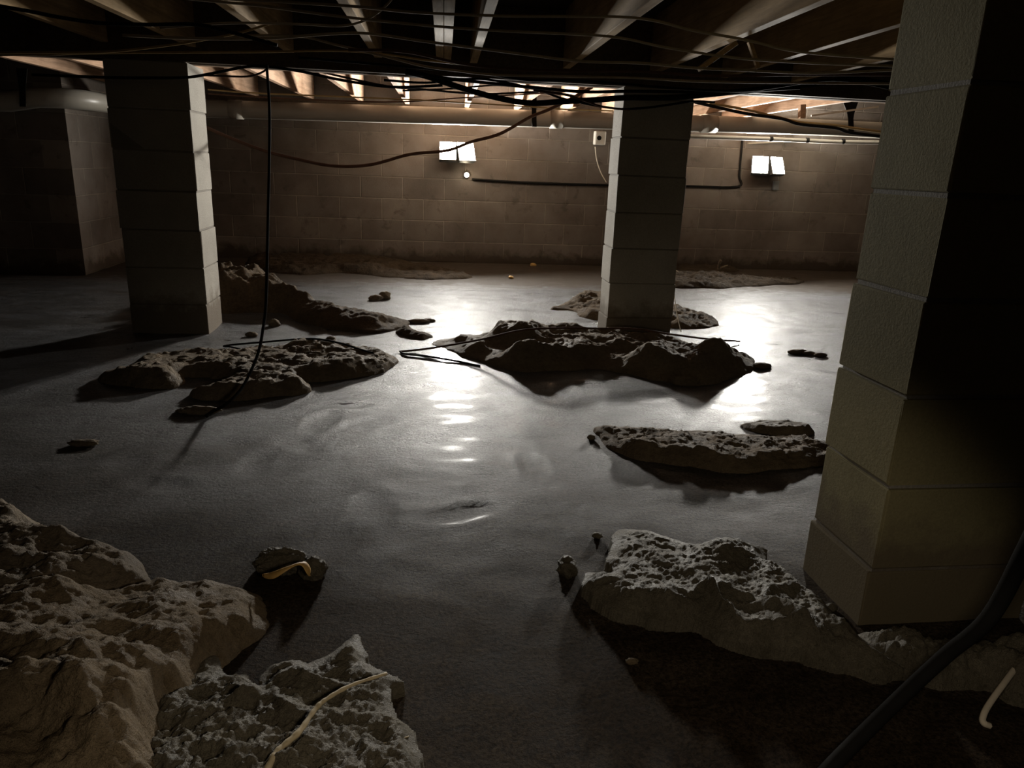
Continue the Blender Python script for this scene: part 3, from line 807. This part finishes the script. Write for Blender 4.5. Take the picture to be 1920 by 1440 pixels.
# foreground right
mud('mud_mound', 'rough crusted mud mound in front of the near pier', 'mud mound',
    [(1133, 1064), (1150, 1035), (1150, 1012), (1175, 1003), (1209, 1005), (1261, 1026), (1305, 1036), (1325, 1020, .03), (1364, 1005, .05), (1415, 1020, .05), (1441, 1046), (1440, 1068), (1481, 1090), (1518, 1127), (1553, 1155), (1590, 1200), (1640, 1235),
     (1690, 1265), (1640, 1272), (1590, 1262), (1535, 1256), (1484, 1236), (1420, 1228), (1364, 1214), (1312, 1192), (1243, 1182), (1192, 1166), (1150, 1156), (1113, 1140), (1101, 1130), (1085, 1112), (1092, 1092), (1120, 1088), (1150, 1085)],
    [(1180, 1008, .015), (1250, 1030, .022), (1300, 1045, .03), (1364, 1012, .04), (1340, 1040, .03), (1420, 1062, .035), (1330, 1090, .055), (1230, 1075, .045), (1160, 1050, .025), (1120, 1100, .03), (1200, 1110, .055), (1260, 1110, .07), (1390, 1100, .05), (1440, 1110, .05),
     (1480, 1135, .055), (1540, 1185, .05), (1590, 1235, .035), (1280, 1140, .055), (1350, 1135, .06), (1340, 1180, .02), (1400, 1150, .03), (1450, 1160, .075), (1510, 1205, .075), (1460, 1205, .05), (1430, 1215, .02), (1240, 1160, .035), (1160, 1135, .04), (1110, 1125, .035)],
    'mud_grey', 0.0042, 0.045, 0.010, 71, 0.012, 0.022, 9.0, lumps=[(1364, 1025, .06, .05, .03)],
    ridges=[([(1395, 1118), (1445, 1130), (1500, 1165), (1560, 1215), (1598, 1258)], .085, .028), ([(1425, 1212), (1455, 1196), (1480, 1222), (1487, 1245)], .06, .020), ([(1300, 1105), (1325, 1095), (1360, 1125), (1405, 1165)], .085, .020)])
mud('mud_mound', 'low dark mud lumps along the front foot of the near pier', 'mud mound',
    [(1600, 1200), (1660, 1190), (1740, 1215), (1900, 1225), (2020, 1230), (2020, 1330), (1900, 1320), (1850, 1290), (1780, 1300), (1700, 1275), (1640, 1250)],
    [(1650, 1215, .05), (1720, 1240, .05), (1800, 1250, .06), (1880, 1250, .06), (1960, 1270, .06), (1750, 1280, .02)], 'mud_grey', 0.006, 0.05, 0.03, 75, 0.02, 0.03, 10.0)
# foreground left
mud('mud_mound', 'dark crumbly mud heap at the left edge behind the tan mound', 'mud mound',
    [(-150, 975), (-40, 962), (40, 968), (75, 985), (70, 1008), (130, 1022), (170, 1030), (215, 1035), (265, 1058), (285, 1082), (270, 1100), (200, 1130), (60, 1180), (-150, 1200)],
    [(-60, 985, .07), (20, 1000, .09), (60, 1040, .10), (110, 1050, .05), (180, 1060, .06), (240, 1070, .05), (140, 1100, .06), (0, 1100, .14), (-100, 1080, .16)],
    'mud_dark', 0.0055, 0.07, 0.016, 81, 0.014, 0.03, 9.0)
mud('mud_mound', 'big tan mud mound filling the lower left corner', 'mud mound',
    [(-250, 1120), (-60, 1120), (40, 1125), (120, 1135), (200, 1125), (265, 1105), (300, 1096), (347, 1092), (427, 1102), (472, 1114), (497, 1143), (502, 1164), (486, 1200), (451, 1220), (424, 1245), (395, 1275), (380, 1330), (330, 1400), (300, 1600), (-250, 1600)],
    [(347, 1093, .03), (300, 1100, .05), (265, 1108, .05), (430, 1108, .03), (480, 1150, .025), (400, 1130, .06), (340, 1125, .085), (300, 1125, .08), (400, 1170, .08), (350, 1180, .10), (440, 1190, .045), (370, 1220, .08), (230, 1150, .07), (240, 1190, .10),
     (120, 1150, .09), (40, 1145, .09), (160, 1185, .17), (90, 1195, .16), (200, 1215, .17), (20, 1200, .14), (-60, 1200, .15), (130, 1250, .22), (0, 1280, .2), (210, 1280, .17), (260, 1260, .13), (320, 1290, .10), (200, 1350, .17), (60, 1380, .17), (120, 1420, .16), (-50, 1400, .14), (300, 1370, .10)],
    'mud_tan', 0.0042, 0.055, 0.010, 91, 0.004, 0.02, 7.0)
mud('mud_mound', 'rough crusted mud mound under the pale root at bottom left', 'mud mound',
    [(300, 1340), (345, 1290), (367, 1266), (401, 1258), (425, 1284), (474, 1286), (494, 1312), (502, 1276), (548, 1262), (578, 1268), (630, 1242), (668, 1212), (690, 1240), (690, 1262), (707, 1277), (760, 1300), (730, 1312), (748, 1367), (770, 1392), (785, 1420), (790, 1480), (760, 1600), (260, 1600)],
    [(385, 1272, .02), (470, 1298, .05), (430, 1305, .05), (550, 1266, .03), (560, 1290, .05), (660, 1218, .02), (650, 1245, .04), (690, 1285, .025), (745, 1302, .012), (650, 1310, .03), (720, 1370, .025), (500, 1350, .06), (600, 1360, .055), (680, 1380, .045), (420, 1380, .08), (520, 1410, .08), (610, 1430, .08), (508, 1312, .01), (605, 1285, .012), (340, 1340, .06), (350, 1430, .09), (700, 1440, .06)],
    'mud_grey', 0.0038, 0.035, 0.008, 95, 0.014, 0.018, 15.0,
    ridges=[([(400, 1330), (440, 1308), (480, 1300), (490, 1325)], .08, .024), ([(505, 1285), (550, 1268), (590, 1280), (640, 1285)], .06, .018), ([(515, 1290), (525, 1330), (560, 1350)], .07, .024),
            ([(620, 1245), (665, 1222), (685, 1250)], .05, .016), ([(700, 1280), (725, 1290), (755, 1302)], .03, .012)])
# far dirt
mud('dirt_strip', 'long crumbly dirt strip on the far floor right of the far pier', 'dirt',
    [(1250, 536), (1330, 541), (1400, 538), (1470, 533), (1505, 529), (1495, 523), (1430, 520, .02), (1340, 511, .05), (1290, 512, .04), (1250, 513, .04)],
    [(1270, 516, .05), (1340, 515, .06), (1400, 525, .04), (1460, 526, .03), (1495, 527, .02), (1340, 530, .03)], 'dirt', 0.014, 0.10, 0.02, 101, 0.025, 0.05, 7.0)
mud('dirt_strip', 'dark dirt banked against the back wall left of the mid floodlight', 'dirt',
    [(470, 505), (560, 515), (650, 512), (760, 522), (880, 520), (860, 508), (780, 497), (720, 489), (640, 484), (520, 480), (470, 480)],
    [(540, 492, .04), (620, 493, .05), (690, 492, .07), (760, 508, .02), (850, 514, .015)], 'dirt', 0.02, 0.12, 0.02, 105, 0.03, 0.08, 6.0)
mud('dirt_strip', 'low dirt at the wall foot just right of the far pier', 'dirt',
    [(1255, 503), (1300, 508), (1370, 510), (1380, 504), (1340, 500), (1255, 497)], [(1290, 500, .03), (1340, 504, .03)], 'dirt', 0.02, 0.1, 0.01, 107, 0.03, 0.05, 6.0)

# clods lying on the floor
def clod(px, py, r, label, material='mud_dark', sq=(1, 1, .6), seed=1, lift=0.25, sub=4, cat='mud clod', name='mud_clod', group=None):
    p = at_z(px, py, 0)
    bm = bmesh.new(); bmesh.ops.create_icosphere(bm, subdivisions=sub, radius=1)
    V = np.array([v.co[:] for v in bm.verts])
    bm.verts.index_update(); fs = [tuple(v.index for v in f.verts) for f in bm.faces]; bm.free()
    s = seed * 7.3
    n = fbm(V[:, 0] + s + V[:, 2] * .7, V[:, 1] - s + V[:, 2] * .5, seed, 1.3, 4, .6) + 0.6 * fbm(V[:, 2] + s, V[:, 0] + V[:, 1] * .4, seed + 3, 2.1, 4, .6, True)
    V = V * (1 + 0.42 * n)[:, None]
    V = V * np.array(sq) * r
    V[:, 2] += r * sq[2] * lift
    V[:, 2] = np.maximum(V[:, 2], -0.012)
    V += [p[0], p[1], 0]
    return tag(link(name, V, fs, material, None, True), label, cat, group)
clod(528, 1066, 0.056, 'dark wet rock-like clod with a yellow leaf on top', 'mud_grey', (1, .55, .6), 5, 0.5, 5)
clod(586, 1076, 0.030, 'small wet clod touching the right side of the leaf-topped clod', 'mud_grey', (1, .9, .9), 9, 0.5, 4)
clod(1063, 1072, 0.026, 'small pale clod alone left of the crusted mound', 'mud_grey', (.85, 1.0, .95), 12, 0.5, 4)
clod(704, 561, 0.045, 'dark clod on the bright floor, left one of two touching', 'mud_dark', (1, .6, .5), 14, .3, 3)
clod(721, 559, 0.05, 'dark clod on the bright floor, right one of two touching', 'mud_dark', (.8, .6, .7), 15, .3, 3)
clod(785, 604, 0.05, 'flat dark clod off the tip of the long mud ridge', 'mud_dark', (1.2, .6, .3), 16, .3, 3)
clod(805, 602, 0.025, 'tiny clod right of the flat dark clod', 'mud_dark', (1.3, .7, .5), 17, .3, 3)
clod(515, 609, 0.03, 'small dark clod on the floor near the hanging cable', 'mud_dark', (1, .7, .8), 18, .3, 3)
clod(472, 629, 0.024, 'small dark clod between the left pier and the low mud patch', 'mud_dark', (1.3, .7, .6), 19, .3, 3)
clod(372, 772, 0.045, 'flat dark clod at the lower end of the hanging cable', 'mud_dark', (1.5, .55, .35), 20, .3, 4)
clod(345, 771, 0.02, 'tiny clod left of the hanging cable end', 'mud_dark', (1.3, .7, .4), 21, .3, 3)
clod(1495, 661, 0.035, 'flat dark clod left one of three near the bright pier edge', 'mud_dark', (1.4, .6, .4), 22, .3, 3)
clod(1516, 663, 0.028, 'flat dark clod middle one of three near the bright pier edge', 'mud_dark', (1.3, .6, .4), 23, .3, 3)
clod(1538, 667, 0.026, 'flat dark clod right one of three near the bright pier edge', 'mud_dark', (1.3, .6, .45), 24, .3, 3)
clod(1428, 687, 0.04, 'small flat clod off the right end of the far pier mound', 'mud', (1.3, .7, .35), 25, .3, 3)
clod(1283, 718, 0.05, 'loose clod at the front foot of the far pier mound', 'mud_dark', (1.3, .7, .5), 26, .3, 4)
clod(620, 637, 0.02, 'tiny clod beside the arched thin cable', 'mud_dark', (1.2, .8, .7), 27, .3, 3)
clod(158, 832, 0.03, 'flat dark clod on the dim floor at left', 'mud_dark', (1.5, .6, .35), 28, .3, 3)
clod(1108, 822, 0.012, 'tiny pebble at the left tip of the long flat slab', 'mud_dark', (1.2, .8, .8), 29, .4, 3)
clod(1120, 1006, 0.012, 'tiny pebble left of the crusted mound tip', 'mud_grey', (1.2, .8, .6), 30, .4, 3)
clod(1185, 1242, 0.010, 'tiny pale pebble on the dark foreground floor', 'mud_tan', (1.2, .8, .6), 31, .4, 3)
clod(1558, 1142, 0.012, 'tiny wet pebble at the corner of the near pier', 'mud_grey', (1, .8, .8), 32, .4, 3)
clod(1000, 498, 0.03, 'tiny yellowish lump at the foot of the back wall', 'leaf', (1, .8, .6), 33, .4, 2, 'lump', 'yellow_lump')
clod(958, 521, 0.022, 'tiny yellowish lump on the far floor in front of the wall', 'leaf', (1, .8, .6), 34, .4, 2, 'lump', 'yellow_lump')

# leaf draped over the rock-like clod
def leaf():
    mid = [at_z(492, 1078, .045), at_z(515, 1073, .066), at_z(540, 1062, .082), at_z(566, 1052, .082), at_z(578, 1064, .066), at_z(582, 1078, .045)]
    mid = spline(mid, 5); n = len(mid); vs = []; fs = []
    for i, c in enumerate(mid):
        t = i / (n - 1)
        w = 0.016 * (math.sin(math.pi * min(1, t * 1.02)) ** 0.6) * (1 + 0.25 * math.sin(9 * t)) + 0.001
        for k in range(5):
            s = -1 + k / 2
            vs.append(c + np.array([0.15 * w * s, w * s * 0.75, -abs(s) * w * 0.5 + 0.003 * math.sin(7 * t + 2 * s)]))
    for i in range(n - 1):
        for k in range(4):
            a = i * 5 + k
            fs.append((a, a + 5, a + 6, a + 1))
    o = link('leaf', vs, fs, 'leaf', None, True)
    so = o.modifiers.new('thick', 'SOLIDIFY'); so.thickness = 0.0012
    return tag(o, 'curled yellow leaf lying over the dark wet clod', 'leaf')
leaf()
def root(pts, rad, label, name='root', cat='root', material='root'):
    W = spline([at_z(*p) for p in pts], 8)
    R = [rad[0] + (rad[1] - rad[0]) * i / (len(W) - 1) for i in range(len(W))]
    R = [r * (1 + .12 * math.sin(i * 1.7) + .08 * math.sin(i * .6)) for i, r in enumerate(R)]
    return tag(MB().tube(W, R, 9).build(name, material, None, True), label, cat)
root([(470, 1500, .05), (502, 1440, .085), (523, 1406, .09), (560, 1373, .09), (591, 1330, .09), (615, 1309, .09), (661, 1284, .085), (725, 1263, .075)], (0.0065, 0.0028), 'pale bent root arching over the crusted mud at bottom')
root([(700, 1402, .04), (735, 1390, .045), (766, 1381, .035)], (0.0025, 0.0012), 'short thin twig at the right edge of the crusted mud', 'twig', 'twig')
root([(1349, 508, .0), (1348, 498, .06), (1351, 488, .12)], (0.02, 0.012), 'dark stub of root standing before the wall right of the far pier', 'root', 'root', 'mud_dark')
root([(1346, 505, .02), (1356, 501, .04), (1364, 498, .05)], (0.015, 0.008), 'dark side shoot lying beside the standing root stub', 'root', 'root', 'mud_dark')

# ------------------------------------------------------------------ light
w = bpy.data.worlds.new('world'); S.world = w
w.use_nodes = True
bg = w.node_tree.nodes['Background']
bg.inputs[0].default_value = (1.0, 0.90, 0.76, 1); bg.inputs[1].default_value = 0.008
# unseen warm fill light added near the camera, pointed at the ground
t = bpy.data.lights.new('fill_spot', 'SPOT')
t.energy = 17.0; t.color = (1.0, 0.86, 0.66); t.spot_size = math.radians(92); t.spot_blend = 0.3; t.shadow_soft_size = 0.06
to = bpy.data.objects.new('fill_spot', t); C.objects.link(to)
to.location = (0.2, 0.2, 0.8)
tgt = Vector((0.25, 1.0, 0.0))
to.rotation_euler = (tgt - to.location).to_track_quat('-Z', 'Y').to_euler()

vs_ = S.view_settings
S.display_settings.display_device = 'sRGB'
vs_.view_transform = 'Standard'; vs_.look = 'None'; vs_.gamma = 1.0; vs_.use_curve_mapping = False
vs_.exposure = -0.5
try:
    S.cycles.use_denoising = True
    S.cycles.sample_clamp_indirect = 4.0
    S.cycles.max_bounces = 8
    S.cycles.diffuse_bounces = 5
except Exception:
    pass
